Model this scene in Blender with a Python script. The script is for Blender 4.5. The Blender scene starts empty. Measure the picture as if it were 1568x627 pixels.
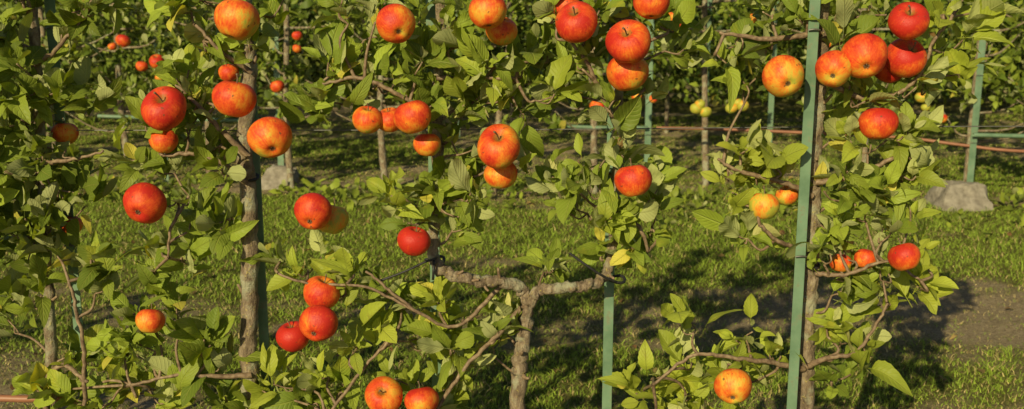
import bpy, math, random
import numpy as np
from mathutils import Vector, Quaternion
import bmesh
rng=np.random.default_rng(11); random.seed(11)
scene=bpy.context.scene
scene.view_settings.view_transform='Standard'
scene.view_settings.look='None'; scene.view_settings.exposure=0
# ------------------------------------------------------------ camera
CAMH=1.3; PITCH=math.radians(11.5)
cd=bpy.data.cameras.new('camera'); cam=bpy.data.objects.new('camera',cd); scene.collection.objects.link(cam)
cam.location=(0,0,CAMH); cam.rotation_euler=(math.pi/2-PITCH,0,0); cd.lens=36; cd.sensor_width=36; cd.clip_end=500; cd.clip_start=0.02
cd.dof.use_dof=True; cd.dof.focus_distance=1.88; cd.dof.aperture_fstop=8
scene.camera=cam
ROW=1.9
def at(u,v,y=ROW):
    """surveyed point: where a feature measured on the photo stands in the vertical plane at distance y"""
    a=(u-784)/1568; b=(313.5-v)/1568
    d=np.array([a, math.cos(PITCH)+b*math.sin(PITCH), -math.sin(PITCH)+b*math.cos(PITCH)])
    t=y/d[1]; return np.array([0,0,CAMH])+d*t
PX=ROW/1568*1.02
# ------------------------------------------------------------ light
EL=math.radians(25); AZ=math.radians(-25)
S=np.array([math.sin(AZ)*math.cos(EL),-math.cos(AZ)*math.cos(EL),math.sin(EL)])
sd=bpy.data.lights.new('sun','SUN'); sd.energy=5; sd.angle=math.radians(0.5); sd.color=(1,0.85,0.50)
so=bpy.data.objects.new('sun',sd); scene.collection.objects.link(so); so.location=(-4,-4,6)
so.rotation_euler=Vector(S).to_track_quat('Z','Y').to_euler()
w=bpy.data.worlds.new('World'); scene.world=w; w.use_nodes=True
nt=w.node_tree; sky=nt.nodes.new('ShaderNodeTexSky'); sky.sky_type='NISHITA'; sky.sun_disc=False
sky.sun_elevation=EL; sky.sun_rotation=math.pi-AZ
nt.links.new(sky.outputs[0],nt.nodes['Background'].inputs[0]); nt.nodes['Background'].inputs[1].default_value=0.062
# ------------------------------------------------------------ helpers
def norm(a): return a/np.maximum(np.linalg.norm(a,axis=-1,keepdims=True),1e-9)
def mesh_np(name,verts,faces,mat=None,smooth=True,uv=None,col=None,parent=None):
    me=bpy.data.meshes.new(name); verts=np.asarray(verts,np.float32); faces=np.asarray(faces,np.int32)
    M,k=faces.shape
    me.vertices.add(len(verts)); me.vertices.foreach_set('co',verts.ravel())
    me.loops.add(M*k); me.loops.foreach_set('vertex_index',faces.ravel())
    me.polygons.add(M); me.polygons.foreach_set('loop_start',np.arange(0,M*k,k,dtype=np.int32))
    me.polygons.foreach_set('loop_total',np.full(M,k,np.int32))
    me.update(calc_edges=True)
    me.polygons.foreach_set('use_smooth',np.full(M,smooth))
    if uv is not None:
        l=me.uv_layers.new(name='UVMap'); l.data.foreach_set('uv',np.asarray(uv,np.float32)[faces.ravel()].ravel())
    if col is not None:
        a=me.color_attributes.new('tint','FLOAT_COLOR','POINT')
        c=np.ones((len(verts),4),np.float32); c[:,:3]=col; a.data.foreach_set('color',c.ravel())
    if mat: me.materials.append(mat)
    o=bpy.data.objects.new(name,me); scene.collection.objects.link(o)
    if parent: o.parent=parent
    return o
def empty(name,loc=(0,0,0)):
    e=bpy.data.objects.new(name,None); e.empty_display_size=.1; scene.collection.objects.link(e); return e
def smooth_line(P,R,n=6):
    P=np.asarray(P,float); R=np.asarray(R,float)
    if len(P)<3: 
        t=np.linspace(0,1,n+1)[:,None]; return P[0]*(1-t)+P[-1]*t, (R[0]*(1-t[:,0])+R[-1]*t[:,0])
    Q=np.vstack([2*P[0]-P[1],P,2*P[-1]-P[-2]]); out=[];ro=[]
    for i in range(len(P)-1):
        for j in range(n):
            t=j/n; a,b,c,d=Q[i:i+4]
            out.append(.5*((2*b)+(-a+c)*t+(2*a-5*b+4*c-d)*t*t+(-a+3*b-3*c+d)*t**3)); ro.append(R[i]*(1-t)+R[i+1]*t)
    out.append(P[-1]); ro.append(R[-1]); return np.array(out),np.array(ro)
class Tubes:
    def __init__(s): s.v=[];s.f=[];s.n=0
    def add(s,P,R,k=7,n=6,rough=0.0,sm=True):
        if sm: P,R=smooth_line(P,R,n)
        P=np.asarray(P,float);R=np.asarray(R,float)
        T=norm(np.gradient(P,axis=0)); ref=np.array([0,1.,0.]) if abs(T[0][1])<.8 else np.array([1.,0,0])
        A=norm(np.cross(T,ref)); B=np.cross(T,A)
        ang=np.linspace(0,2*math.pi,k,endpoint=False)
        rr=R[:,None]*np.ones(k)[None]
        if rough: rr=rr*(1+rough*rng.normal(size=rr.shape))
        V=P[:,None]+rr[...,None]*(np.cos(ang)[None,:,None]*A[:,None]+np.sin(ang)[None,:,None]*B[:,None])
        m=len(P); base=s.n; i=np.arange(m-1)[:,None]*k; j=np.arange(k)[None]; j2=(j+1)%k
        F=np.stack([i+j,i+j2,i+k+j2,i+k+j],-1).reshape(-1,4)+base
        s.v.append(V.reshape(-1,3)); s.f.append(F); s.n+=m*k
        s.v.append(np.repeat(P[-1:]+T[-1]*R[-1]*.5,k,0)); i=(m-1)*k
        j=np.arange(k); j2=(j+1)%k
        s.f.append(np.stack([i+j+base,i+j2+base,s.n+j2,s.n+j],-1)); s.n+=k
    def obj(s,name,mat,parent=None): return mesh_np(name,np.vstack(s.v),np.vstack(s.f),mat,True,parent=parent)
_lat=rng.random((256,256))
def vnoise(x,y):
    xi=np.floor(x).astype(int); yi=np.floor(y).astype(int); fx=x-xi; fy=y-yi
    fx=fx*fx*(3-2*fx); fy=fy*fy*(3-2*fy); g=lambda a,b:_lat[a%256,b%256]
    return (g(xi,yi)*(1-fx)+g(xi+1,yi)*fx)*(1-fy)+(g(xi,yi+1)*(1-fx)+g(xi+1,yi+1)*fx)*fy
def fbm(x,y,o=4):
    s=0;a=.5
    for i in range(o): s=s+a*vnoise(x*2**i+17*i,y*2**i+5*i); a*=.5
    return s/(1-.5**o)
# ------------------------------------------------------------ materials
def new_mat(name):
    m=bpy.data.materials.new(name); m.use_nodes=True; nt=m.node_tree; nt.nodes.clear()
    out=nt.nodes.new('ShaderNodeOutputMaterial'); p=nt.nodes.new('ShaderNodeBsdfPrincipled'); nt.links.new(p.outputs[0],out.inputs[0])
    return m,nt,p,out
def N(nt,t,**k):
    n=nt.nodes.new(t)
    for a,b in k.items(): setattr(n,a,b)
    return n
def val(nt,s,x):
    if isinstance(x,(int,float)): s.default_value=x
    elif isinstance(x,(tuple,list)): s.default_value=x if len(x)==len(s.default_value) else tuple(x)+(1,)
    else: nt.links.new(x,s)
def M(nt,op,a,b=0.0,c=None,clamp=False):
    n=N(nt,'ShaderNodeMath',operation=op,use_clamp=clamp); val(nt,n.inputs[0],a); val(nt,n.inputs[1],b)
    if c is not None: val(nt,n.inputs[2],c)
    return n.outputs[0]
def mix(nt,f,a,b,mode='MIX'):
    n=N(nt,'ShaderNodeMix',data_type='RGBA',blend_type=mode); val(nt,n.inputs[0],f); val(nt,n.inputs[6],a); val(nt,n.inputs[7],b); return n.outputs[2]
def noise(nt,vec,scale,detail=4,rough=.55):
    n=N(nt,'ShaderNodeTexNoise'); n.inputs['Scale'].default_value=scale; n.inputs['Detail'].default_value=detail; n.inputs['Roughness'].default_value=rough
    if vec is not None: nt.links.new(vec,n.inputs['Vector'])
    return n.outputs['Fac']
def ramp(nt,f,stops):
    n=N(nt,'ShaderNodeValToRGB'); cr=n.color_ramp
    while len(cr.elements)<len(stops): cr.elements.new(.5)
    for e,(p,c) in zip(cr.elements,stops): e.position=p; e.color=tuple(c)+(1,) if len(c)==3 else c
    nt.links.new(f,n.inputs[0]); return n.outputs[0]
def bump(nt,h,s,d,p):
    b=N(nt,'ShaderNodeBump'); b.inputs['Strength'].default_value=s; b.inputs['Distance'].default_value=d
    nt.links.new(h,b.inputs['Height']); nt.links.new(b.outputs[0],p.inputs['Normal']); return b.outputs[0]
def leaf_mat(name,veins=True,trans=.36,spec=.3):
    m,nt,p,out=new_mat(name)
    at_=N(nt,'ShaderNodeAttribute',attribute_name='tint'); col=at_.outputs['Color']
    geo=N(nt,'ShaderNodeNewGeometry')
    top=col; 
    if veins:
        uv=N(nt,'ShaderNodeUVMap'); sx=N(nt,'ShaderNodeSeparateXYZ'); nt.links.new(uv.outputs[0],sx.inputs[0])
        au=M(nt,'ABSOLUTE',sx.outputs[0]); v=sx.outputs[1]
        mid=M(nt,'SUBTRACT',1,M(nt,'MULTIPLY',au,11),clamp=True)
        ph=M(nt,'MULTIPLY',M(nt,'SUBTRACT',v,M(nt,'MULTIPLY',au,.33)),48)
        sv=M(nt,'POWER',M(nt,'MULTIPLY_ADD',M(nt,'SINE',ph),.5,.5),6)
        vein=M(nt,'MAXIMUM',mid,M(nt,'MULTIPLY',sv,.34))
        oc=N(nt,'ShaderNodeTexCoord').outputs['Object']
        nz=noise(nt,oc,60,3); blot=noise(nt,oc,24,4,.6)
        top=mix(nt,M(nt,'MULTIPLY',nz,.5),col,mix(nt,1,col,(.6,.66,.5),'MULTIPLY'))
        top=mix(nt,M(nt,'MULTIPLY',vein,.40),top,(.48,.52,.12))
        yl=M(nt,'MULTIPLY',M(nt,'SUBTRACT',noise(nt,oc,14,3,.6),.60),6,clamp=True)
        top=mix(nt,M(nt,'MULTIPLY',yl,.5),top,(.52,.48,.04))
        sp=M(nt,'MULTIPLY',M(nt,'SUBTRACT',blot,.68),9,clamp=True)
        top=mix(nt,M(nt,'MULTIPLY',sp,.6),top,(.18,.10,.03))
        h=M(nt,'SUBTRACT',M(nt,'MULTIPLY',nz,.7),vein)
        bn=bump(nt,h,.8,.002,p)
    back=mix(nt,.6,top,(.52,.54,.26))
    c=mix(nt,geo.outputs['Backfacing'],top,back)
    nt.links.new(c,p.inputs['Base Color'])
    nt.links.new(M(nt,'MULTIPLY_ADD',geo.outputs['Backfacing'],.25,.50),p.inputs['Roughness'])
    p.inputs['Specular IOR Level'].default_value=spec
    if trans>0:
        tr=N(nt,'ShaderNodeBsdfTranslucent'); nt.links.new(mix(nt,1,top,(1.8,1.8,.35),'MULTIPLY'),tr.inputs[0])
        ms=N(nt,'ShaderNodeMixShader'); ms.inputs[0].default_value=trans
        nt.links.new(p.outputs[0],ms.inputs[1]); nt.links.new(tr.outputs[0],ms.inputs[2]); nt.links.new(ms.outputs[0],out.inputs[0])
    return m
LEAF=leaf_mat('apple_leaf',trans=.25,spec=.22); FAR=leaf_mat('distant_leaf',False,0,.12); MIDL=leaf_mat('row_leaf',False,.2,.18)
def bark_mat():
    m,nt,p,out=new_mat('bark'); oc=N(nt,'ShaderNodeTexCoord').outputs['Object']
    mp=N(nt,'ShaderNodeMapping'); mp.inputs['Scale'].default_value=(1,1,.35); nt.links.new(oc,mp.inputs[0])
    n1=noise(nt,mp.outputs[0],90,6,.7); n2=noise(nt,oc,28,4); n3=noise(nt,oc,150,4,.7)
    c=ramp(nt,n1,[(.3,(.06,.04,.025)),(.5,(.22,.165,.105)),(.72,(.44,.37,.26))])
    c=mix(nt,M(nt,'MULTIPLY',M(nt,'SUBTRACT',n2,.50),7,clamp=True),c,(.34,.34,.23))
    c=mix(nt,M(nt,'MULTIPLY',M(nt,'SUBTRACT',n3,.59),9,clamp=True),c,(.50,.42,.10))
    nt.links.new(c,p.inputs['Base Color']); p.inputs['Roughness'].default_value=.9
    bump(nt,M(nt,'ADD',n1,M(nt,'MULTIPLY',n3,.5)),1,.009,p); return m
BARK=bark_mat()
def twig_mat():
    m,nt,p,out=new_mat('young_twig_bark'); oc=N(nt,'ShaderNodeTexCoord').outputs['Object']
    n1=noise(nt,oc,120,4); c=ramp(nt,n1,[(.3,(.10,.06,.035)),(.6,(.24,.17,.10)),(.8,(.36,.30,.18))])
    nt.links.new(c,p.inputs['Base Color']); p.inputs['Roughness'].default_value=.65; bump(nt,n1,.5,.002,p); return m
TWIG=twig_mat()
def simple_mat(name,c1,c2,scale,rough=.6,bs=.3,bd=.002,metal=0,dirt=None):
    m,nt,p,out=new_mat(name); oc=N(nt,'ShaderNodeTexCoord').outputs['Object']; n1=noise(nt,oc,scale,6,.65)
    c=ramp(nt,n1,[(.32,c1),(.68,c2)])
    if dirt:
        n2=noise(nt,oc,scale*4,5,.7); c=mix(nt,M(nt,'MULTIPLY',M(nt,'SUBTRACT',n2,.56),9,clamp=True),c,dirt)
    nt.links.new(c,p.inputs['Base Color']); p.inputs['Roughness'].default_value=rough; p.inputs['Metallic'].default_value=metal
    bump(nt,n1,bs,bd,p); return m
POST=simple_mat('green_coated_steel',(.09,.165,.095),(.18,.29,.18),14,.55,.2,.0008,dirt=(.17,.18,.11))
STONE=simple_mat('rough_concrete',(.15,.13,.10),(.34,.31,.25),26,.95,.7,.006,dirt=(.10,.10,.06))
HOSE=simple_mat('brown_hose',(.22,.09,.045),(.33,.15,.08),20,.5,.1,.001)
WIRE=simple_mat('galvanised_wire',(.10,.10,.09),(.20,.20,.18),60,.5,.1,.0005,.4)
RUBBER=simple_mat('black_rubber',(.012,.012,.012),(.03,.03,.03),60,.6,.2,.0006)
def apple_mat():
    m,nt,p,out=new_mat('apple_skin'); oc=N(nt,'ShaderNodeTexCoord').outputs['Object']; oi=N(nt,'ShaderNodeObjectInfo')
    sx=N(nt,'ShaderNodeSeparateXYZ'); nt.links.new(oc,sx.inputs[0]); X,Y,Z=sx.outputs
    rad=M(nt,'SQRT',M(nt,'ADD',M(nt,'MULTIPLY',X,X),M(nt,'MULTIPLY',Y,Y)))
    r1=M(nt,'MAXIMUM',rad,.02)
    off=M(nt,'MULTIPLY',oi.outputs['Random'],37)
    cb=N(nt,'ShaderNodeCombineXYZ'); nt.links.new(M(nt,'DIVIDE',X,r1),cb.inputs[0]); nt.links.new(M(nt,'DIVIDE',Y,r1),cb.inputs[1]); nt.links.new(M(nt,'ADD',M(nt,'MULTIPLY',Z,.35),off),cb.inputs[2])
    st=noise(nt,cb.outputs[0],11,4,.7)
    va=N(nt,'ShaderNodeVectorMath',operation='ADD'); nt.links.new(oc,va.inputs[0]); nt.links.new(off,va.inputs[1])
    big=noise(nt,va.outputs[0],1.1,3,.5); fine=noise(nt,va.outputs[0],9,4,.65)
    sc=N(nt,'ShaderNodeSeparateColor'); nt.links.new(oi.outputs['Color'],sc.inputs[0])
    f=M(nt,'ADD',M(nt,'MULTIPLY',X,.12),M(nt,'MULTIPLY',Z,.18))
    f=M(nt,'ADD',f,M(nt,'MULTIPLY',M(nt,'SUBTRACT',big,.5),1.5))
    f=M(nt,'ADD',f,M(nt,'MULTIPLY',M(nt,'SUBTRACT',st,.5),.8))
    f=M(nt,'ADD',f,M(nt,'MULTIPLY',M(nt,'SUBTRACT',fine,.5),.35))
    f=M(nt,'ADD',f,sc.outputs[0],clamp=True)
    c=ramp(nt,f,[(.03,(.38,.39,.05)),(.22,(.62,.38,.045)),(.40,(.72,.23,.025)),(.66,(.64,.085,.016)),(.95,(.46,.024,.013))])
    vo=N(nt,'ShaderNodeTexVoronoi'); vo.inputs['Scale'].default_value=9; nt.links.new(va.outputs[0],vo.inputs['Vector'])
    dots=M(nt,'MULTIPLY',M(nt,'SUBTRACT',.13,vo.outputs['Distance']),12,clamp=True)
    c=mix(nt,M(nt,'MULTIPLY',dots,.45),c,(.70,.42,.14))
    isT=M(nt,'GREATER_THAN',Z,0)
    rt=M(nt,'MULTIPLY',M(nt,'SUBTRACT',M(nt,'ADD',.30,M(nt,'MULTIPLY',M(nt,'SUBTRACT',fine,.5),.5)),rad),6,clamp=True)
    c=mix(nt,M(nt,'MULTIPLY',M(nt,'MULTIPLY',rt,isT),.85),c,(.22,.15,.03))
    rb=M(nt,'MULTIPLY',M(nt,'SUBTRACT',.16,rad),14,clamp=True)
    c=mix(nt,M(nt,'MULTIPLY',M(nt,'MULTIPLY',rb,M(nt,'SUBTRACT',1,isT)),.92),c,(.045,.03,.015))
    v2=noise(nt,va.outputs[0],4.5,2,.4); sp=M(nt,'MULTIPLY',M(nt,'SUBTRACT',v2,.70),22,clamp=True)
    c=mix(nt,M(nt,'MULTIPLY',sp,.8),c,(.10,.06,.025))
    nt.links.new(c,p.inputs['Base Color'])
    nt.links.new(M(nt,'MULTIPLY_ADD',fine,.25,.36),p.inputs['Roughness']); p.inputs['Specular IOR Level'].default_value=.27
    bump(nt,M(nt,'ADD',fine,dots),.14,.02,p); return m
APPLE=apple_mat()
# ------------------------------------------------------------ leaves
def leaf_template(ns,nt_,serr):
    s=np.concatenate([[-.34,-.02],np.linspace(.03,1,ns)]); t=np.linspace(-1,1,nt_)
    w=np.where(s<=0,.012,0.0); sp=np.clip(s,0,1)
    w=np.maximum(w,.30*np.sin(np.pi*np.clip(sp,0,1)**.90)**.70*(1-.12*sp)+.004)
    w[s<0.0]=.013; w[-1]=.004
    edge=np.ones((len(s),nt_))
    if serr:
        e=1+.035*np.where(np.arange(len(s))%2==0,1,-1); e[:3]=1; edge[:,0]=e; edge[:,-1]=e
    Sg,Tg=np.meshgrid(s,t,indexing='ij'); Wg=w[:,None]*Tg*edge
    n,m=len(s),nt_; i=np.arange(n-1)[:,None]*m; j=np.arange(m-1)[None]
    F=np.stack([i+j,i+j+1,i+m+j+1,i+m+j],-1).reshape(-1,4)
    return Sg.ravel(),Tg.ravel(),Wg.ravel(),F
T_HI=leaf_template(13,5,True); T_MID=leaf_template(5,3,False); T_LO=leaf_template(3,3,False)
def leaves_obj(name,base,d,n,L,col,tmpl,mat,parent=None,curlscale=1.0):
    s,t,wd,F=tmpl; K=len(base)
    d=norm(d); n=norm(n-np.sum(n*d,-1,keepdims=True)*d); b=np.cross(d,n)
    u=lambda a,c:rng.uniform(a,c,(K,1))
    fold=u(.05,.9); curl=rng.normal(.28,.36,(K,1))*curlscale; wa=u(.0,.08); ph=u(0,6.3); k=u(7,15); width=u(.72,1.18)
    tw=rng.normal(0,.55,(K,1)); sidecurl=u(-.6,1.1); roll=rng.normal(0,.13,(K,1))
    S_=s[None];T_=t[None];W_=wd[None]*width
    sp=np.clip(S_,0,1)
    z=fold*np.abs(W_)-curl*sp**2-sidecurl*W_**2*1.6+wa*np.sin(S_*k+ph+(T_>0)*1.3)*np.abs(T_)*(S_>0.02)*(1-sp*.6)
    z=z+ W_*tw*sp
    y=S_-.28*np.abs(curl)*sp**2 ; x=W_+roll*sp**2
    V=base[:,None]+L[:,None,None]*(x[...,None]*b[:,None]+y[...,None]*d[:,None]+z[...,None]*n[:,None])
    nv=len(s); FF=(F[None]+np.arange(K)[:,None,None]*nv).reshape(-1,4)
    uv=np.tile(np.stack([t*np.minimum(1,np.abs(wd)/.12+.2),s],-1),(K,1))
    cc=np.repeat(col,nv,0)
    return mesh_np(name,V.reshape(-1,3),FF,mat,True,uv=uv,col=cc,parent=parent)
def rosettes(C,A,nl=(5,10),Lr=(.033,.068),sunb=.42,spread=(.45,1.3)):
    base=[];d=[];n=[];L=[];rid=[]
    for i,(c,a) in enumerate(zip(C,A)):
        a=a/np.linalg.norm(a); ref=np.array([.3,.9,.2]); p=np.cross(a,ref); p/=np.linalg.norm(p); q=np.cross(a,p)
        k=rng.integers(*nl); ph=rng.uniform(0,6.28); sz=rng.uniform(.75,1.2)
        for j in range(k):
            th=ph+j*2.399+rng.normal(0,.35); el=rng.uniform(*spread)*(0.5+.6*j/k)
            dd=a*math.cos(el)+(p*math.cos(th)+q*math.sin(th))*math.sin(el)
            dd[2]-=.04; dd/=np.linalg.norm(dd)
            nn=a*.8+S*sunb+rng.normal(0,.58,3)+np.array([0,0,.2])
            if rng.random()<.11: nn=-nn
            base.append(c+a*rng.uniform(-.04,.018)+dd*.014); d.append(dd); n.append(nn); L.append(rng.uniform(*Lr)*sz*(.6 if j==0 else 1)); rid.append(i)
    return np.array(base),np.array(d),np.array(n),np.array(L),np.array(rid)
def tint(K,rid=None,bright=1.0,yellow=.05,warm=0.0,brown=.12):
    r=rng.random((K,1)); dark=np.array([.052,.110,.016]); lt=np.array([.35,.44,.055])
    if rid is not None and K:
        rr=rng.random((rid.max()+1,1))[rid]; r=.5*rr+.5*r
    r=r**1.15
    c=dark*(1-r)+lt*r; c=c*rng.uniform(.8,1.2,(K,1))
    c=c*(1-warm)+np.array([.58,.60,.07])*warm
    y=rng.random(K)<yellow; c[y]=np.array([.62,.55,.09])*rng.uniform(.7,1.1,(y.sum(),1))
    y=rng.random(K)<yellow*brown; c[y]=np.array([.26,.15,.05])
    return c*bright
# ------------------------------------------------------------ apples
def apple_mesh(i):
    r=np.random.default_rng(100+i); nt_,nph=26,36
    th=np.linspace(0.0,math.pi,nt_); ph=np.linspace(0,2*math.pi,nph,endpoint=False)
    x=np.sin(th)*(1+.09*np.cos(th)); z=np.cos(th)*(.86+.05*r.random())
    z=z-np.where(np.cos(th)>0,.40*np.exp(-(x/.27)**2),0)+np.where(np.cos(th)<=0,.20*np.exp(-(x/.24)**2),0)
    ax=r.normal(0,.03,4)
    X=x[:,None]*np.ones(nph); lob=1+.024*np.cos(5*ph+r.random()*6)[None]*(1-np.cos(th))[:,None]/2+ax[0]*np.cos(ph)+ax[1]*np.sin(2*ph)
    V=np.stack([X*np.cos(ph)*lob,X*np.sin(ph)*lob,z[:,None]*(1+ax[2]*2*np.cos(ph+1)*np.abs(x)[:,None])],-1).reshape(-1,3)
    a=np.arange(nt_-1)[:,None]*nph; j=np.arange(nph)[None]; j2=(j+1)%nph
    F=np.stack([a+j,a+nph+j,a+nph+j2,a+j2],-1).reshape(-1,4)
    T=Tubes(); T.add([(0,0,.40),(.03,.01,.7),(.11,.02,1.02),(.2,.0,1.2)],[.035,.032,.034,.055],6,4)
    for q in range(5):
        an=q*1.2566; T.add([(.05*math.cos(an),.05*math.sin(an),-.66),(.12*math.cos(an),.12*math.sin(an),-.71),(.08*math.cos(an+.2),.08*math.sin(an+.2),-.79)],[.03,.028,.006],4,2)
    nv=len(V); me=mesh_np('tmp',np.vstack([V]+T.v),np.vstack([F]+[f+nv for f in T.f]),APPLE).data
    o=bpy.data.objects['tmp']; bpy.data.objects.remove(o)
    me.materials.append(TWIG); mi=np.zeros(len(me.polygons),np.int32); mi[len(F):]=1; me.polygons.foreach_set('material_index',mi)
    me.name='apple_fruit'; return me
AM=[apple_mesh(i) for i in range(6)]
APS=[]
def apple(u,v,dpx,blush,mode='r',y=1.80):
    P=at(u,v,y); r=dpx/2*y/1568*1.04
    o=bpy.data.objects.new('apple',random.choice(AM)); scene.collection.objects.link(o)
    o.location=P; o.scale=(r,r,r*random.uniform(.97,1.05))
    if mode=='c': up=Vector((random.uniform(-.35,.35),.85,.45+random.uniform(-.15,.2)))
    elif mode=='s': up=Vector((random.uniform(-.3,.3),-.75,.75))
    else: up=Vector((random.uniform(-.35,.35),random.uniform(-.25,.45),1))
    q=up.to_track_quat('Z','Y')
    best=None
    for k in range(24):
        qq=q@Quaternion((0,0,1),k*math.pi/12); dx=(qq@Vector((1,0,0))).dot(Vector(S)); 
        if best is None or dx>best[0]: best=(dx,qq)
    o.rotation_mode='QUATERNION'; o.rotation_quaternion=best[1]@Quaternion((0,0,1),random.uniform(-.7,.7))
    o.color=(blush+.02,0,0,1); APS.append((P,r)); return o
apl=[(361,30,66,.44,'r'),(359,152,63,.60,'r'),(350,112,30,.6,'r',1.9),(253,167,66,.80,'s'),(250,216,42,.50,'r',1.86),(414,212,65,.52,'c'),(220,312,64,.85,'c'),
(480,326,58,.78,'c'),(508,336,50,.12,'r',1.86),(605,37,58,.62,'c'),(747,18,55,.48,'r'),(768,48,48,.35,'r',1.88),(632,180,56,.58,'r'),(597,184,42,.42,'r',1.87),
(563,184,46,.42,'r',1.85),(653,222,42,.44,'r',1.85),(765,225,67,.44,'s'),(767,268,50,.40,'r',1.86),(634,370,50,.92,'r'),(883,35,62,.68,'s'),(868,12,40,.6,'r',1.9),(962,66,67,.64,'s'),(960,112,63,.54,'r',1.85),
(998,5,52,.66,'r'),(970,277,56,.64,'r'),(492,450,56,.52,'r',1.85),(448,516,52,.95,'r',1.84),(487,497,60,.80,'c'),(230,492,44,.45,'r'),(587,608,60,.44,'s'),
(646,615,54,.62,'r'),(1200,118,62,.38,'c'),(1277,108,54,.52,'c'),(1323,86,67,.60,'c'),(1385,90,60,.68,'s',1.86),(1360,104,50,.72,'r',1.9),(1390,33,58,.78,'s'),
(1345,190,56,.72,'r',1.86),(1385,394,48,.68,'r'),(1325,397,34,.6,'r',1.9),(1170,316,46,.08,'r',1.88),(1205,300,34,.2,'r',1.92),(1122,593,58,.40,'c'),
(100,205,38,.45,'r',1.95),(110,345,32,.6,'r',1.95),(1287,403,34,.4,'r',1.92),(1290,98,40,.7,'r',1.95)]
for a in apl: apple(*a)
AP=np.array([p for p,r in APS]); AR=np.array([r for p,r in APS])
CAMP=np.array([0,0,CAMH])
def prune(base,d,L,keep=.18):
    ok=np.ones(len(base),bool)
    for q in (.25,.6,.95):
        c=base+d*L[:,None]*q
        for p,r in zip(AP,AR):
            dist=np.linalg.norm(c-p,axis=1); ok&=dist>r*1.06
            ax=norm(p-CAMP); rel=c-p; al=rel@ax; off=np.linalg.norm(rel-al[:,None]*ax,axis=1)
            fr=(al<0)&(off<r*1.0)&(al>-.35)
            ok&=~(fr&(rng.random(len(c))>keep))
            al=rel@S; off=np.linalg.norm(rel-al[:,None]*S,axis=1)
            ok&=~((al>0)&(al<.12)&(off<r*.8)&(rng.random(len(c))>.4))
    return ok
# ------------------------------------------------------------ foreground trees
def vx(u,v=300): return at(u,v)[0]
def build_tree(name,limbs,blobs,dens=1.0,bright=1.0,hi=True):
    root=empty(name); T=Tubes(); TW=Tubes(); sk=[]
    for lb in limbs:
        P=[at(u,v,ROW+dy) for u,v,dy,r in lb]; R=[l[3] for l in lb]
        Pm,Rm=smooth_line(P,R,8)
        big=max(R)>.007
        Pm=Pm+rng.normal(0,.0018 if big else .001,Pm.shape)
        (T if big else TW).add(Pm,Rm,12 if big else 7,rough=.07 if big else .04,sm=False)
        if big:
            for i in range(3,len(Pm)-2,6):
                if rng.random()<.4:
                    dr=norm(np.array([rng.normal(),-.6,rng.normal()*.5])); TW.add([Pm[i],Pm[i]+dr*Rm[i]*1.2,Pm[i]+dr*(Rm[i]*1.2+.015)+np.array([0,0,.008])],[Rm[i]*.4,Rm[i]*.3,.0025],6,3)
        sk.append(Pm)
    SK=np.vstack(sk)
    B=[];D=[];NN=[];LL=[];CC=[]
    for bl in blobs:
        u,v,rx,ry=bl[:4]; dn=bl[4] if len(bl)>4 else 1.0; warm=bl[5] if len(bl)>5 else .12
        if 400<v<627 and u<820: dn*=.86
        c0=at(u,v,ROW+rng.normal(0,.02)); RX,RY=rx*PX,ry*PX; RD=.5*min(max(RX,RY),.09)+.02
        nr=max(2,int(round(rx*ry*math.pi/ (1150)*dens*dn*.70)))
        i0=np.argmin(np.linalg.norm((SK-c0)+np.array([0,0,.04]),axis=1)); s0=SK[i0]
        hub=c0*.75+s0*.25
        if np.linalg.norm(c0-s0)>.03:
            md=(s0+hub)/2+rng.normal(0,.010,3); TW.add([s0,md,hub],[.0034,.0027,.0021],6,4)
        C=[];A=[]
        for _ in range(nr):
            q=norm(rng.normal(size=3))*rng.random()**.45; c=c0+q*np.array([RX*.88,RD,RY*.88])
            ax=np.array([q[0]*.8+.15*np.sign(c0[0]-s0[0]),q[1]*.4-.34,.8+q[2]*.45])+rng.normal(0,.35,3)
            C.append(c);A.append(ax)
            md=(hub+c)/2+rng.normal(0,.006,3)-np.array([0,0,.006]); TW.add([hub,md,c],[.0019,.0016,.0018],5,3)
        b,d,n,L,rid=rosettes(C,A)
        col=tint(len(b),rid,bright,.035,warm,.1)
        B.append(b);D.append(d);NN.append(n);LL.append(L);CC.append(col)
    B=np.vstack(B);D=np.vstack(D);NN=np.vstack(NN);LL=np.concatenate(LL);CC=np.vstack(CC)
    ok=prune(B,D,LL)
    B,D,NN,LL,CC=B[ok],D[ok],NN[ok],LL[ok],CC[ok]
    leaves_obj('leaves',B,D,NN,LL,CC,T_HI if hi else T_MID,LEAF if hi else MIDL,root)
    T.obj('trunk_and_limbs',BARK,root)
    if TW.n: TW.obj('twigs',TWIG,root)
    print(name,len(B)); return root
A_l=[[(92,1590,.03,.016),(88,900,.03,.014),(84,640,.03,.012),(76,500,.02,.0115),(72,400,.02,.011),(66,280,.02,.0105),(60,150,.02,.010),(52,0,.02,.0095),(50,-300,.02,.008),(55,-560,.02,.004)],
 [(84,640,.02,.006),(60,600,0,.005),(95,560,-.02,.005),(132,585,-.05,.004)],
 [(130,620,-.04,.0045),(128,540,-.05,.0042),(118,480,-.05,.0036),(106,430,-.05,.003)],
 [(54,100,.0,.0045),(85,78,-.03,.004),(120,35,-.04,.0034),(142,0,-.04,.003),(155,-60,-.04,.002)],
 [(66,250,.0,.005),(110,245,-.02,.0035),(160,232,-.03,.0022)]]
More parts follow.
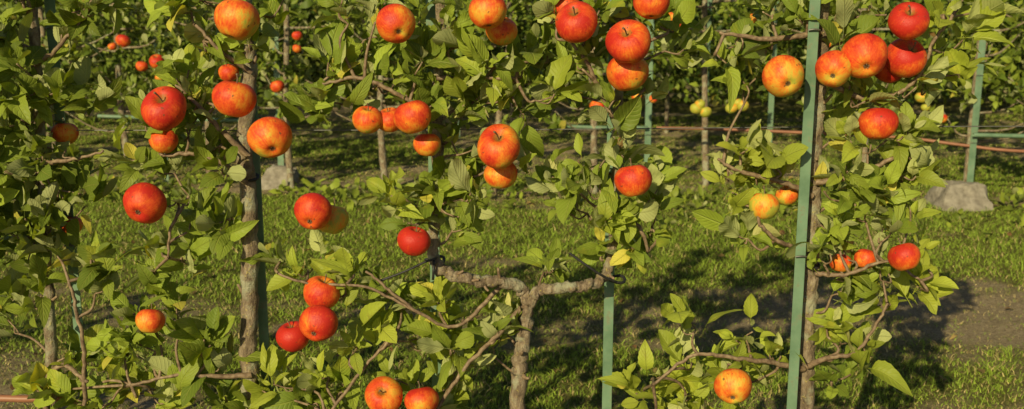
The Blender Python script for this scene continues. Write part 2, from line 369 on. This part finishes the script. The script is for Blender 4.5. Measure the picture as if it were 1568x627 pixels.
A_b=[(30,-10,60,40),(110,10,45,35),(165,5,35,25,1,.3),(35,60,50,45,.8),(95,75,40,30,.6),(60,120,55,45),(115,145,40,35),(30,180,45,50),(65,215,40,40),(110,240,35,25,.7),(40,265,55,45),(95,285,50,40),
 (25,330,50,40),(70,350,50,40,.9),(110,330,30,30,.7),(35,400,45,35),(90,390,40,25,.7),(150,385,28,20,.9),(18,450,30,35),(60,450,45,30,.7),(155,438,25,16,.8),(12,500,20,25,.7),(105,540,28,38,1.1),(-40,100,60,150),(-40,330,60,160),
 (0,-120,110,80),(60,-280,100,70,.7)]
B_l=[[(384,1590,.03,.021),(383,1000,.03,.0195),(383,640,.02,.0175),(380,500,.02,.0165),(384,400,.02,.0165),(379,300,.02,.0155),(376,200,.02,.0145),(382,100,.02,.0135),(374,0,.02,.0125),(380,-300,.02,.010),(385,-560,.02,.004)],
 [(378,280,0,.006),(340,250,-.02,.005),(290,235,-.03,.0045),(250,240,-.04,.003)],
 [(380,240,0,.006),(330,190,-.02,.005),(270,130,-.03,.003)],
 [(384,110,0,.005),(340,80,-.03,.0035),(300,40,-.03,.003)],
 [(384,575,0,.006),(330,577,-.02,.0045),(270,575,-.03,.0035),(200,590,-.04,.003)],
 [(290,300,-.02,.003),(262,350,-.05,.003),(258,395,-.05,.002)]]
B_b=[(290,10,40,30),(345,-5,60,25),(410,15,35,35),(305,60,38,45,.9),(395,75,25,35,.8),(270,120,35,22),(305,150,45,35),(225,190,45,28,1,.3),(290,200,50,35),(335,215,40,35),(205,240,28,40,1,.2),(260,255,45,25,.8),
 (330,260,35,35,.8),(270,300,40,25,.8),(345,325,18,30,.8),(300,345,38,30,1,.2),(245,385,32,30,1.2),(285,395,28,28),(228,425,26,18,.7),(235,475,40,25,.6),(275,480,38,28,1.0),(185,520,28,22,.8),(235,525,50,25,.9),
 (305,525,42,35,1.1),(335,560,35,28,.9),(60,600,35,25,.8),(120,590,50,28,1.1),(190,575,45,25,1.1,.3),(235,600,50,28,1.1,.4),(160,625,60,20),(300,600,45,22,.8),(340,605,35,22,.9),(300,655,120,25,.7),
 (340,-110,90,70),(380,-260,90,70,.7)]
C_l=[[(800,1590,.03,.021),(797,1100,.02,.020),(794,640,.0,.0160),(796,560,.0,.0148),(803,505,.0,.0145),(806,470,.0,.0138),(800,443,.0,.0120),(770,432,-.02,.0108),(735,430,-.03,.0105),(700,424,-.03,.0108),(678,412,-.02,.0110),(665,390,.0,.0112),(664,330,.01,.011),(670,250,.02,.0105),(668,150,.02,.0105),(676,50,.02,.0095),(670,-100,.02,.009),(668,-400,.02,.007),(668,-560,.02,.004)],
 [(806,474,.0,.0125),(825,445,-.01,.0108),(865,441,-.02,.0105),(900,436,-.02,.0100),(928,420,.0,.0100),(940,360,.035,.010),(944,250,.04,.0095),(947,150,.04,.009),(948,0,.04,.009),(950,-300,.04,.007),(950,-560,.04,.003)],
 [(800,470,0,.006),(760,515,-.05,.0045),(715,560,-.08,.004),(672,622,-.08,.0035),(640,680,-.08,.003)],
 [(770,435,0,.005),(700,500,-.04,.0036),(640,478,-.06,.0033),(590,440,-.06,.003),(560,415,-.06,.0025)],
 [(640,478,-.05,.003),(560,440,-.06,.0028),(480,435,-.06,.0026),(425,420,-.06,.0025)],
 [(668,180,0,.005),(620,150,-.02,.004),(550,120,-.03,.004),(490,130,-.03,.003)],
 [(670,120,0,.005),(730,120,-.02,.004),(790,120,-.03,.003)],
 [(946,200,0,.005),(900,100,-.02,.004),(870,60,-.03,.003)],[(948,100,0,.005),(1000,60,-.02,.003)],
 [(942,330,0,.005),(980,350,-.03,.004),(992,385,-.03,.003)],
 [(500,640,-.06,.0035),(560,560,-.06,.003),(600,520,-.06,.003)]]
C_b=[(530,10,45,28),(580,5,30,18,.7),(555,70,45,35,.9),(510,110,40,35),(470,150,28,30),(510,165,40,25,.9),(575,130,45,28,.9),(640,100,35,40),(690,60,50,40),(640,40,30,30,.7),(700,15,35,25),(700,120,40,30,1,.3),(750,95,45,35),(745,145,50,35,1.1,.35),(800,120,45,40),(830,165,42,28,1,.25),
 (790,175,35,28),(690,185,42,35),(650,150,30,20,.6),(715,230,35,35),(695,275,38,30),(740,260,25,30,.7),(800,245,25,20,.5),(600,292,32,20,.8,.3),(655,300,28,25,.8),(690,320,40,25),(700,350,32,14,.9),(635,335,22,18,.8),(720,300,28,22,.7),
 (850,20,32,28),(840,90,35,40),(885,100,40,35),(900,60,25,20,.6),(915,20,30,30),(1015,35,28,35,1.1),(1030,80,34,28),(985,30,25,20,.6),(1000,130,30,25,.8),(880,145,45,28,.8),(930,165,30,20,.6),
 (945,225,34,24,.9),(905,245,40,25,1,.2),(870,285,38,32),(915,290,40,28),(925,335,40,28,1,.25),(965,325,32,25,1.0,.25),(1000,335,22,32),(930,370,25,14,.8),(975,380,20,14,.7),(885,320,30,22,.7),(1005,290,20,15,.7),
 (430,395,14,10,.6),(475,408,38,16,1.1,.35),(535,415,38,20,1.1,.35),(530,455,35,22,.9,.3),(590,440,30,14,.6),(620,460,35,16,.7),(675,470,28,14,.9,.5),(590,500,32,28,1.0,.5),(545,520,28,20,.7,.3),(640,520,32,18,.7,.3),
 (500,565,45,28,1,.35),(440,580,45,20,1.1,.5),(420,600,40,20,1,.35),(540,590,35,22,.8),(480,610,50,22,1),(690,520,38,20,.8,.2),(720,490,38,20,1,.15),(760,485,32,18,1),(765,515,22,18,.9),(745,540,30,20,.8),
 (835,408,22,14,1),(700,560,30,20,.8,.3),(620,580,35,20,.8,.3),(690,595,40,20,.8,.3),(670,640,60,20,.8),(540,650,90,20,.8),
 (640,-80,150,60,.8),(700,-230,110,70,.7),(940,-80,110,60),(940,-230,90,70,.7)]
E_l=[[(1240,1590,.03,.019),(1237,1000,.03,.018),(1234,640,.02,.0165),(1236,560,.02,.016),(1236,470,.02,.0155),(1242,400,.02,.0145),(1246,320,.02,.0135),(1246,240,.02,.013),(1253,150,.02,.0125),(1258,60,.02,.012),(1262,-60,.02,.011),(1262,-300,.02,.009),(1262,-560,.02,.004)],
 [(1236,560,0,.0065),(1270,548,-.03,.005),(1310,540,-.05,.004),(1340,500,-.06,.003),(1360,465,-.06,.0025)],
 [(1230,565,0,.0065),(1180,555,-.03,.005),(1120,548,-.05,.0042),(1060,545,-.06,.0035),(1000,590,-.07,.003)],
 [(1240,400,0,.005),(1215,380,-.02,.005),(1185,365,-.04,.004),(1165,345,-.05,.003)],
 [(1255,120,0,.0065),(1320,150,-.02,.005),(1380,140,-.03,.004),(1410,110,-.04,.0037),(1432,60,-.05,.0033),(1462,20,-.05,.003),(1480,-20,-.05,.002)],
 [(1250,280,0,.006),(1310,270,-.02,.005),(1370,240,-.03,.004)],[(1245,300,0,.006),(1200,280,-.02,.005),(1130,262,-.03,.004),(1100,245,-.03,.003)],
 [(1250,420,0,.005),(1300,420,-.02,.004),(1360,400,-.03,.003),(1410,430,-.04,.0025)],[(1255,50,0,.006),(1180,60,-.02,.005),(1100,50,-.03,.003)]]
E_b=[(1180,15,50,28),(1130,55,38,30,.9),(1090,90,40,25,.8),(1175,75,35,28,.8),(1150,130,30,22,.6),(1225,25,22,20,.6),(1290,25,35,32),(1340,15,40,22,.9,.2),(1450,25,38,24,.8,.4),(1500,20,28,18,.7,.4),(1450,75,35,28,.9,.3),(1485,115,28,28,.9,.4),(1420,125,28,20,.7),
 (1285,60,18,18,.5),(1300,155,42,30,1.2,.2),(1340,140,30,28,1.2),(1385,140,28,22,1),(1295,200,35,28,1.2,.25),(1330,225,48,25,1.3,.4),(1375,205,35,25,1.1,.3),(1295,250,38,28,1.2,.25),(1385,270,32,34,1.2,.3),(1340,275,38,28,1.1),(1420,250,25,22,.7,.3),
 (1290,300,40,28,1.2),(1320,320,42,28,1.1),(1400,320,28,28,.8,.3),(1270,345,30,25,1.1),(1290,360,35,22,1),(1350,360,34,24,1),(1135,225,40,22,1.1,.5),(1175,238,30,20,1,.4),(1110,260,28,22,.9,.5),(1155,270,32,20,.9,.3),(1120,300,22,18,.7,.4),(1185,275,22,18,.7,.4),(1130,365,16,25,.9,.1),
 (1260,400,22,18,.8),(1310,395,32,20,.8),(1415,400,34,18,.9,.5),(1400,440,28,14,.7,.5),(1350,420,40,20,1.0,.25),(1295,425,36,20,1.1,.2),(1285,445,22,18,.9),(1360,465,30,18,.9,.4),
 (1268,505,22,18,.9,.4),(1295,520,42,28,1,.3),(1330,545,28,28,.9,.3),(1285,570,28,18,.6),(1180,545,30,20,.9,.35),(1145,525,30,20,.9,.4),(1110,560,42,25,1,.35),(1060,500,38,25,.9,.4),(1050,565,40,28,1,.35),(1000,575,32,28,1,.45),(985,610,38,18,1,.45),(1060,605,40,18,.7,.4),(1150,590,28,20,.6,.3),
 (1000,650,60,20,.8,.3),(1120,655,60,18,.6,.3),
 (1200,-90,130,70),(1400,-80,120,60,.9),(1270,-230,110,70,.7)]
build_tree('apple_tree',A_l,A_b,1.1,.80)
build_tree('apple_tree',B_l,B_b)
build_tree('apple_tree',C_l,C_b)
build_tree('apple_tree',E_l,E_b)
def side_tree(u):
    L=[[(u,1590,.03,.02),(u+5,900,.02,.018),(u-5,400,.02,.014),(u+4,0,.02,.011),(u,-300,.02,.006)]]
    b=[]
    for k in range(22): b.append((u+rng.normal(0,75),rng.uniform(-280,620),rng.uniform(30,60),rng.uniform(25,45),.8))
    build_tree('apple_tree',L,b,hi=False)
for u in (-330,-640,-1500,2120,2500): side_tree(u)
# ------------------------------------------------------------ posts, wires
def tpost(x,y,h,wd=.024,name='green_metal_post'):
    root=empty(name)
    t=.0035; dp=wd*.9
    prof=[(-wd/2,0),(wd/2,0),(wd/2,t),(t/2,t),(t/2,dp),(-t/2,dp),(-t/2,t),(-wd/2,t)]
    bm=bmesh.new(); vs=[bm.verts.new((x+a,y+b,-.1)) for a,b in prof]; f=bm.faces.new(vs); r=bmesh.ops.extrude_face_region(bm,geom=[f])
    for v in r['geom']:
        if isinstance(v,bmesh.types.BMVert): v.co.z=h
    bmesh.ops.recalc_face_normals(bm,faces=bm.faces)
    bmesh.ops.bevel(bm,geom=[e for e in bm.edges if abs(e.verts[0].co.z-e.verts[1].co.z)>.5],offset=.0008,segments=1,affect='EDGES')
    me=bpy.data.meshes.new('profile'); bm.to_mesh(me); bm.free(); me.materials.append(POST)
    o=bpy.data.objects.new('profile',me); scene.collection.objects.link(o); o.parent=root
    T=Tubes()
    for z in np.arange(.4,h,.42):
        T.add([(x-wd*.55,y-.004,z),(x,y-.007,z+.002),(x+wd*.55,y-.004,z)],[.0018]*3,5,3)
    T.obj('clips',WIRE,root); return root
for u,v in ((100,500),(392,500),(663,440),(940,300),(1222,340)):
    tpost(vx(u,v),ROW+.055 if u!=1222 else ROW-.030,2.1,.0195)
for u in (1790,2080,-190,-480): tpost(vx(u),ROW+.05,2.1,.0205)
W=Tubes()
for v in (200,-120):
    z=at(784,v)[2]; W.add([(-4,ROW+.045,z),(-.5,ROW+.047,z-.006),(1,ROW+.046,z+.002),(4,ROW+.045,z)],[.0011]*4,5,8)
W.obj('trellis_wire',WIRE)
Hs=Tubes(); Hs.add([at(-500,606,1.93),at(-100,609,1.93),at(30,611,1.93),at(120,618,1.93),at(260,700,1.93),at(420,900,1.95),at(600,1300,1.98)],[.0075]*7,10,8); Hs.obj('irrigation_hose',HOSE)
R_=Tubes()
R_.add([at(583,430,1.86),at(620,416,1.86),at(650,402,1.87),at(668,396,1.875)],[.0022]*4,6,5)
R_.add([at(872,388,1.85),at(900,408,1.85),at(925,424,1.86),at(943,432,1.875)],[.0024]*4,6,5)
def band(u,v,y,r):
    c=at(u,v,y); P=[c+np.array([math.cos(a)*r,math.sin(a)*r,.003*math.sin(2*a)]) for a in np.linspace(0,2*math.pi,14)]
    R_.add(P,[.003]*14,6,2); 
band(379,272,1.925,.020); band(941,428,1.925,.020); band(666,398,1.91,.018); band(1236,405,1.91,.022)
R_.add([at(664,398,1.88),at(664,412,1.86),at(663,428,1.87)],[.0028]*3,6,4)
R_.obj('rubber_tree_tie',RUBBER)
# ------------------------------------------------------------ row two
def row2y(x): return 6.72-.10*x
def footing(u,vb,wpx,hpx):
    ang=11.5+math.degrees(math.atan((vb-313.5)/1568)); d=CAMH/math.tan(math.radians(ang)); c=at(u,vb,d); s=d/1568
    bm=bmesh.new(); bmesh.ops.create_cube(bm,size=1)
    W0=wpx*s*1.08; H0=hpx*s*1.1
    bmesh.ops.subdivide_edges(bm,edges=bm.edges,cuts=9,use_grid_fill=True)
    for v in bm.verts:
        k=v.co.z+.5; x0=v.co.x; y0=v.co.y
        n=float(vnoise(np.array(x0*3+u+v.co.z*1.5),np.array(y0*3+v.co.z*2+7)))
        n2=float(vnoise(np.array(x0*9+u+v.co.z*5),np.array(y0*9+v.co.z*7+7)))
        sc=1-.42*k**1.3; v.co.x*=W0*sc; v.co.y*=W0*.8*sc
        v.co.z=k*H0*(1-.16*x0)-.03+(n-.5)*.05*k+(n2-.5)*.02*k
        v.co.x*=1+(n-.5)*.22+(n2-.5)*.08; v.co.y*=1+(n-.5)*.22
    me=bpy.data.meshes.new('concrete_footing'); bmesh.ops.smooth_vert(bm,verts=bm.verts,factor=.3,use_axis_x=True,use_axis_y=True,use_axis_z=True)
    bm.to_mesh(me); bm.free(); me.materials.append(STONE)
    o=bpy.data.objects.new('concrete_footing',me); scene.collection.objects.link(o); o.location=(c[0],d+W0*.3,0); return c[0],d+W0*.3
F2=[]
for u,vb,w_,h_ in ((428,290,66,34),(1001,301,52,28),(1481,321,88,40)):
    F2.append(footing(u,vb,w_,h_))
for (fx,fy),u in zip(F2,(430,991,1488)):
    tpost(at(u,250,fy)[0],fy,2.5,.042)
for u,d in ((242,7.2),(1184,7.6),(1083,9.6),(700,9.6)): tpost(at(u,100,d)[0],d,2.5,.042)
RB=Tubes()
def bar(u0,v0,u1,v1,d,r): RB.add([at(u0,v0,d),at((u0+u1)/2,(v0+v1)/2+1,d),at(u1,v1,d)],[r]*3,6,4)
bar(150,178,430,186,F2[0][1]-.03,.013); bar(866,194,991,196,F2[1][1]-.03,.013); bar(1490,207,1900,214,F2[2][1]-.03,.014)
RB.obj('green_trellis_rail',POST)
H2=Tubes(); H2.add([at(1005,196,6.75),at(1100,198,6.7),at(1220,203,6.6),at(1380,211,6.5),at(1470,222,6.4),at(1568,232,6.3),at(1800,236,6.2)],[.010]*7,8,6)
H2.obj('irrigation_hose',HOSE)
def col_tree(name,x,y,h=2.4,z0=.45,wx=.26,wy=.2,nros=150,bright=.8,tm=T_MID,mat=MIDL,fruit=6,ncl=26):
    root=empty(name); T=Tubes()
    P=[(x,y,-.05),(x+rng.normal(0,.02),y,.5),(x+rng.normal(0,.04),y,1.2),(x+rng.normal(0,.04),y,h)]
    T.add(P,[.026,.022,.018,.006],8,6,.06)
    C=[];A=[]
    cl=[(x+rng.normal(0,wx),y+rng.normal(0,wy*.7),rng.uniform(z0+.05,h)) for _ in range(ncl)]
    for q in cl:
        z=max(z0-.1,q[2]-.15); T.add([(x,y,z),((x+q[0])/2,(y+q[1])/2,z+.02),q],[.009,.006,.003],5,3)
    for _ in range(nros):
        q=cl[rng.integers(len(cl))]; c=np.array(q)+rng.normal(0,.095,3); c[2]=max(c[2],z0)
        a=np.array([(c[0]-x)*1.5,(c[1]-y)*1.5-.25,.7])+rng.normal(0,.3,3); C.append(c);A.append(a)
    b,d,n,L,rid=rosettes(C,A,(6,9),(.05,.08)); col=tint(len(b),rid,bright,.02,.05)
    leaves_obj('leaves',b,d,n,L,col,tm,mat,root); T.obj('trunk_and_limbs',BARK,root)
    for _ in range(fruit):
        q=cl[rng.integers(len(cl))]; o=bpy.data.objects.new('fruit',random.choice(AM)); scene.collection.objects.link(o); o.parent=root
        o.location=(q[0]+rng.normal(0,.06),q[1]-.10,q[2]-.03); r=rng.uniform(.03,.037); o.scale=(r,r,r); o.rotation_euler=(rng.uniform(-.3,.3),0,rng.uniform(0,6)); o.color=(rng.uniform(.3,.7),0,0,1)
    return root
for X in (-4.7,-3.9,-3.2,-2.65,-2.1,-1.5,-.85,-.1,.55,2.25,2.9,3.5,4.2,5.0):
    col_tree('apple_tree',X,row2y(X)+rng.normal(0,.05),2.3,.48 if X>-1.2 else .42,.30,.2,200,.68,fruit=3)
col_tree('apple_tree',1.35,7.0,2.3,.74,.40,.2,220,.68,fruit=1)
def backapple(u,v,dpx,bl,d=6.38):
    P=at(u,v,d); r=dpx/2*d/1568; o=bpy.data.objects.new('apple',random.choice(AM)); scene.collection.objects.link(o); o.location=P; o.scale=(r,r,r)
    o.rotation_euler=(random.uniform(-.5,.5),random.uniform(-.3,.3),random.uniform(0,6)); o.color=(bl,0,0,1)
for a in ((188,63,22,.7),(217,102,18,.7),(240,95,24,.7),(425,133,22,.75),(455,75,14,.6),(455,55,16,.7),(1066,167,19,-.05),(1080,172,19,0),(1072,160,16,0),(1120,166,19,-.05),(1137,162,20,-.05),(1130,158,15,0),
 (1411,150,19,-.1),(1417,165,14,-.1),(1032,26,20,.55),(1034,40,18,.5),(915,165,26,.7),(975,148,16,.5),(1000,152,14,.6),(30,62,12,.3),(1030,8,14,.6)): 
    backapple(*a)
# ------------------------------------------------------------ distant masses
def mass(name,n,xr,yc,yw,zr,Lr,bright,tm=T_LO,clump=1.0,yellow=.02):
    K=int(n*1.7); x=rng.uniform(*xr,K); z=rng.uniform(*zr,K); y=yc+rng.normal(0,yw,K)
    g=fbm(x*1.7*clump+31,z*1.7*clump+y*.8,3); k=rng.random(K)<np.clip((g-.28)*3.2,.08,1); x,y,z=x[k],y[k],z[k]; g=g[k]
    y=y-(g-.5)*yw*2.2
    b=np.stack([x,y,z],-1); d=norm(rng.normal(0,1,b.shape)+np.array([0,-.3,-.2])); nn=rng.normal(0,.5,b.shape)+S*.6+np.array([0,-.3,.4])
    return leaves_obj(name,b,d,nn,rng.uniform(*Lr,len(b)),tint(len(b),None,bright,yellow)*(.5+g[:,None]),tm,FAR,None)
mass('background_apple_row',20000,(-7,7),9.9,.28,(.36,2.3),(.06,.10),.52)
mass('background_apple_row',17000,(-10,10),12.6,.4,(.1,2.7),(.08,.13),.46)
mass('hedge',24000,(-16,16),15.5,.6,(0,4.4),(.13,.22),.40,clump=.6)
T=Tubes()
for x in np.arange(-7.5,7.6,1.5): T.add([(x,9.9,-.05),(x+rng.normal(0,.03),9.9,1),(x,9.9,2.3)],[.022,.018,.01],7,4)
T.obj('background_tree_trunks',BARK)
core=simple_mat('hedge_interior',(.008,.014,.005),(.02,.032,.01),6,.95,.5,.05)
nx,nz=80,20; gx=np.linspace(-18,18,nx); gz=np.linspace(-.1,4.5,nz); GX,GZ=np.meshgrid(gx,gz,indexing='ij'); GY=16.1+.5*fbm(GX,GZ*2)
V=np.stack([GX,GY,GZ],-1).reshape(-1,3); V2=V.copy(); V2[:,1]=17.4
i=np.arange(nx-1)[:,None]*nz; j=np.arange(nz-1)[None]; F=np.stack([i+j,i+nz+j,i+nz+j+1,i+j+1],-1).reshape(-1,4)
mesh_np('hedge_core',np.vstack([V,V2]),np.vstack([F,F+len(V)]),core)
# ------------------------------------------------------------ ground
gx=np.concatenate([np.linspace(-120,-8,30)[:-1],np.linspace(-8,8,260),np.linspace(8,120,30)[1:]])
gy=np.concatenate([np.linspace(-60,-2,18)[:-1],np.linspace(-2,14,260),np.linspace(14,160,30)[1:]])
def gz(x,y): return (fbm(x*1.3+9,y*1.3,3)-.5)*.05*np.exp(-((x/14)**2))+(fbm(x*7,y*7,2)-.5)*.012
def greenness(x,y):
    g=fbm(x*.9+3,y*2.0+8,4)*1.5+fbm(x*5,y*7,3)*.8-.66
    g=g+.46*np.exp(-((y-5.6)/.85)**2)-.06*np.exp(-((y-3.4)/.6)**2)
    g=g-.45*np.exp(-((y-(3.95+.10*(x-1.5)))/.42)**2)*(1/(1+np.exp(-(x-1.3)*5)))
    g=g-.10*np.exp(-((y-row2y(x))/.3)**2)
    return np.clip(g,0,1)
GX,GY=np.meshgrid(gx,gy,indexing='ij'); GZ=gz(GX,GY); V=np.stack([GX,GY,GZ],-1).reshape(-1,3); n2=len(gy)
i=np.arange(len(gx)-1)[:,None]*n2; j=np.arange(n2-1)[None]; F=np.stack([i+j,i+n2+j,i+n2+j+1,i+j+1],-1).reshape(-1,4)
gm,nt,p,out=new_mat('orchard_soil_and_turf'); oc=N(nt,'ShaderNodeTexCoord').outputs['Object']; ta=N(nt,'ShaderNodeAttribute',attribute_name='tint')
n1=noise(nt,oc,9,8,.7); n2_=noise(nt,oc,70,6,.75); n3=noise(nt,oc,260,3,.6)
soil=ramp(nt,n2_,[(.3,(.19,.14,.08)),(.5,(.38,.30,.18)),(.7,(.55,.45,.30))])
turf=ramp(nt,n2_,[(.3,(.06,.066,.018)),(.5,(.15,.15,.038)),(.7,(.28,.26,.085))])
sp=N(nt,'ShaderNodeSeparateColor'); nt.links.new(ta.outputs['Color'],sp.inputs[0])
f=M(nt,'ADD',M(nt,'MULTIPLY',sp.outputs[0],2.2),M(nt,'MULTIPLY_ADD',n1,1.4,-.85),clamp=True)
c=mix(nt,f,soil,turf); nt.links.new(c,p.inputs['Base Color']); p.inputs['Roughness'].default_value=1; p.inputs['Specular IOR Level'].default_value=.1
bump(nt,M(nt,'ADD',n2_,M(nt,'MULTIPLY',n3,.4)),1,.02,p)
g=greenness(V[:,0],V[:,1]); mesh_np('ground',V,F,gm,True,col=np.repeat(g[:,None],3,1))
K=360000; y=2.6+ (11.5-2.6)*rng.random(K)**1.25; x=rng.uniform(-1,1,K)*(y*.56+.5)
g=greenness(x,y); cl=fbm(x*16,y*16,2); k=rng.random(K)<np.clip((g*1.4+.22)*(.35+cl*1.2),0.05,1); x,y,g,cl=x[k],y[k],g[k],cl[k]; K=len(x)
h=rng.uniform(.012,.034,K)*(.55+g*.9)*(.5+cl*.9); h*=np.where(rng.random(K)<.03,1.7,1)
an=rng.uniform(0,2*math.pi,K); ln=rng.uniform(.2,1.25,K)*h; la=rng.uniform(0,2*math.pi,K); wd=rng.uniform(.0010,.0021,K)*(.7+y*.10)
sx_=np.cos(an)*wd; sy_=np.sin(an)*wd; z0=gz(x,y)-.003
Vv=[]
for t,ws in ((0,1),(.55,.8),(1,.12)):
    c0=np.stack([x+np.cos(la)*ln*t*t, y+np.sin(la)*ln*t*t, z0+h*(t-.25*t*t)],-1); Vv.append(c0-np.stack([sx_*ws,sy_*ws,0*x],-1)); Vv.append(c0+np.stack([sx_*ws,sy_*ws,0*x],-1))
V=np.stack(Vv,1).reshape(-1,3); b6=np.arange(K)[:,None]*6
F=np.concatenate([b6+np.array([0,1,3,2]),b6+np.array([2,3,5,4])],0)
dry=(rng.random(K)<np.clip(.58-g*.75,.10,.85))[:,None]; cg=np.array([.175,.25,.028])*rng.uniform(.55,1.6,(K,1)); cdr=np.array([.44,.36,.15])*rng.uniform(.6,1.25,(K,1))
gmat,nt,p,out=new_mat('grass_blades'); a_=N(nt,'ShaderNodeAttribute',attribute_name='tint'); nt.links.new(a_.outputs['Color'],p.inputs['Base Color']); p.inputs['Roughness'].default_value=.6; p.inputs['Specular IOR Level'].default_value=.15
o=mesh_np('grass',V,F,gmat,True,col=np.repeat(np.where(dry,cdr,cg),6,0))
K=2600; x=rng.uniform(-4,4,K); y=row2y(x)+rng.normal(-.25,.28,K); q=fbm(x*2.2+5,y*2.2,3); k=q>.5; x,y=x[k],y[k]; K=len(x)
b=np.stack([x,y,gz(x,y)+rng.uniform(.0,.06,K)],-1); d=norm(np.stack([rng.normal(size=K),rng.normal(size=K),rng.uniform(.1,1.2,K)],-1)); nn=np.tile([0,-.2,1.],(K,1))+rng.normal(0,.3,(K,3))
leaves_obj('weeds',b,d,nn,rng.uniform(.04,.09,K),tint(K,None,.75,.02,.12),T_MID,MIDL)
K=200; y=rng.uniform(2.9,7.5,K); x=rng.uniform(-1,1,K)*y*.55; b=np.stack([x,y,gz(x,y)+.012],-1); d=np.stack([rng.normal(size=K),rng.normal(size=K),rng.normal(0,.15,K)],-1); nn=np.tile([0,0,1.],(K,1))+rng.normal(0,.35,(K,3))
c=np.where(rng.random((K,1))<.5,np.array([.22,.12,.05]),np.array([.30,.22,.08]))*rng.uniform(.5,1.2,(K,1))
leaves_obj('fallen_leaves',b,d,nn,rng.uniform(.03,.05,K),c,T_MID,MIDL)
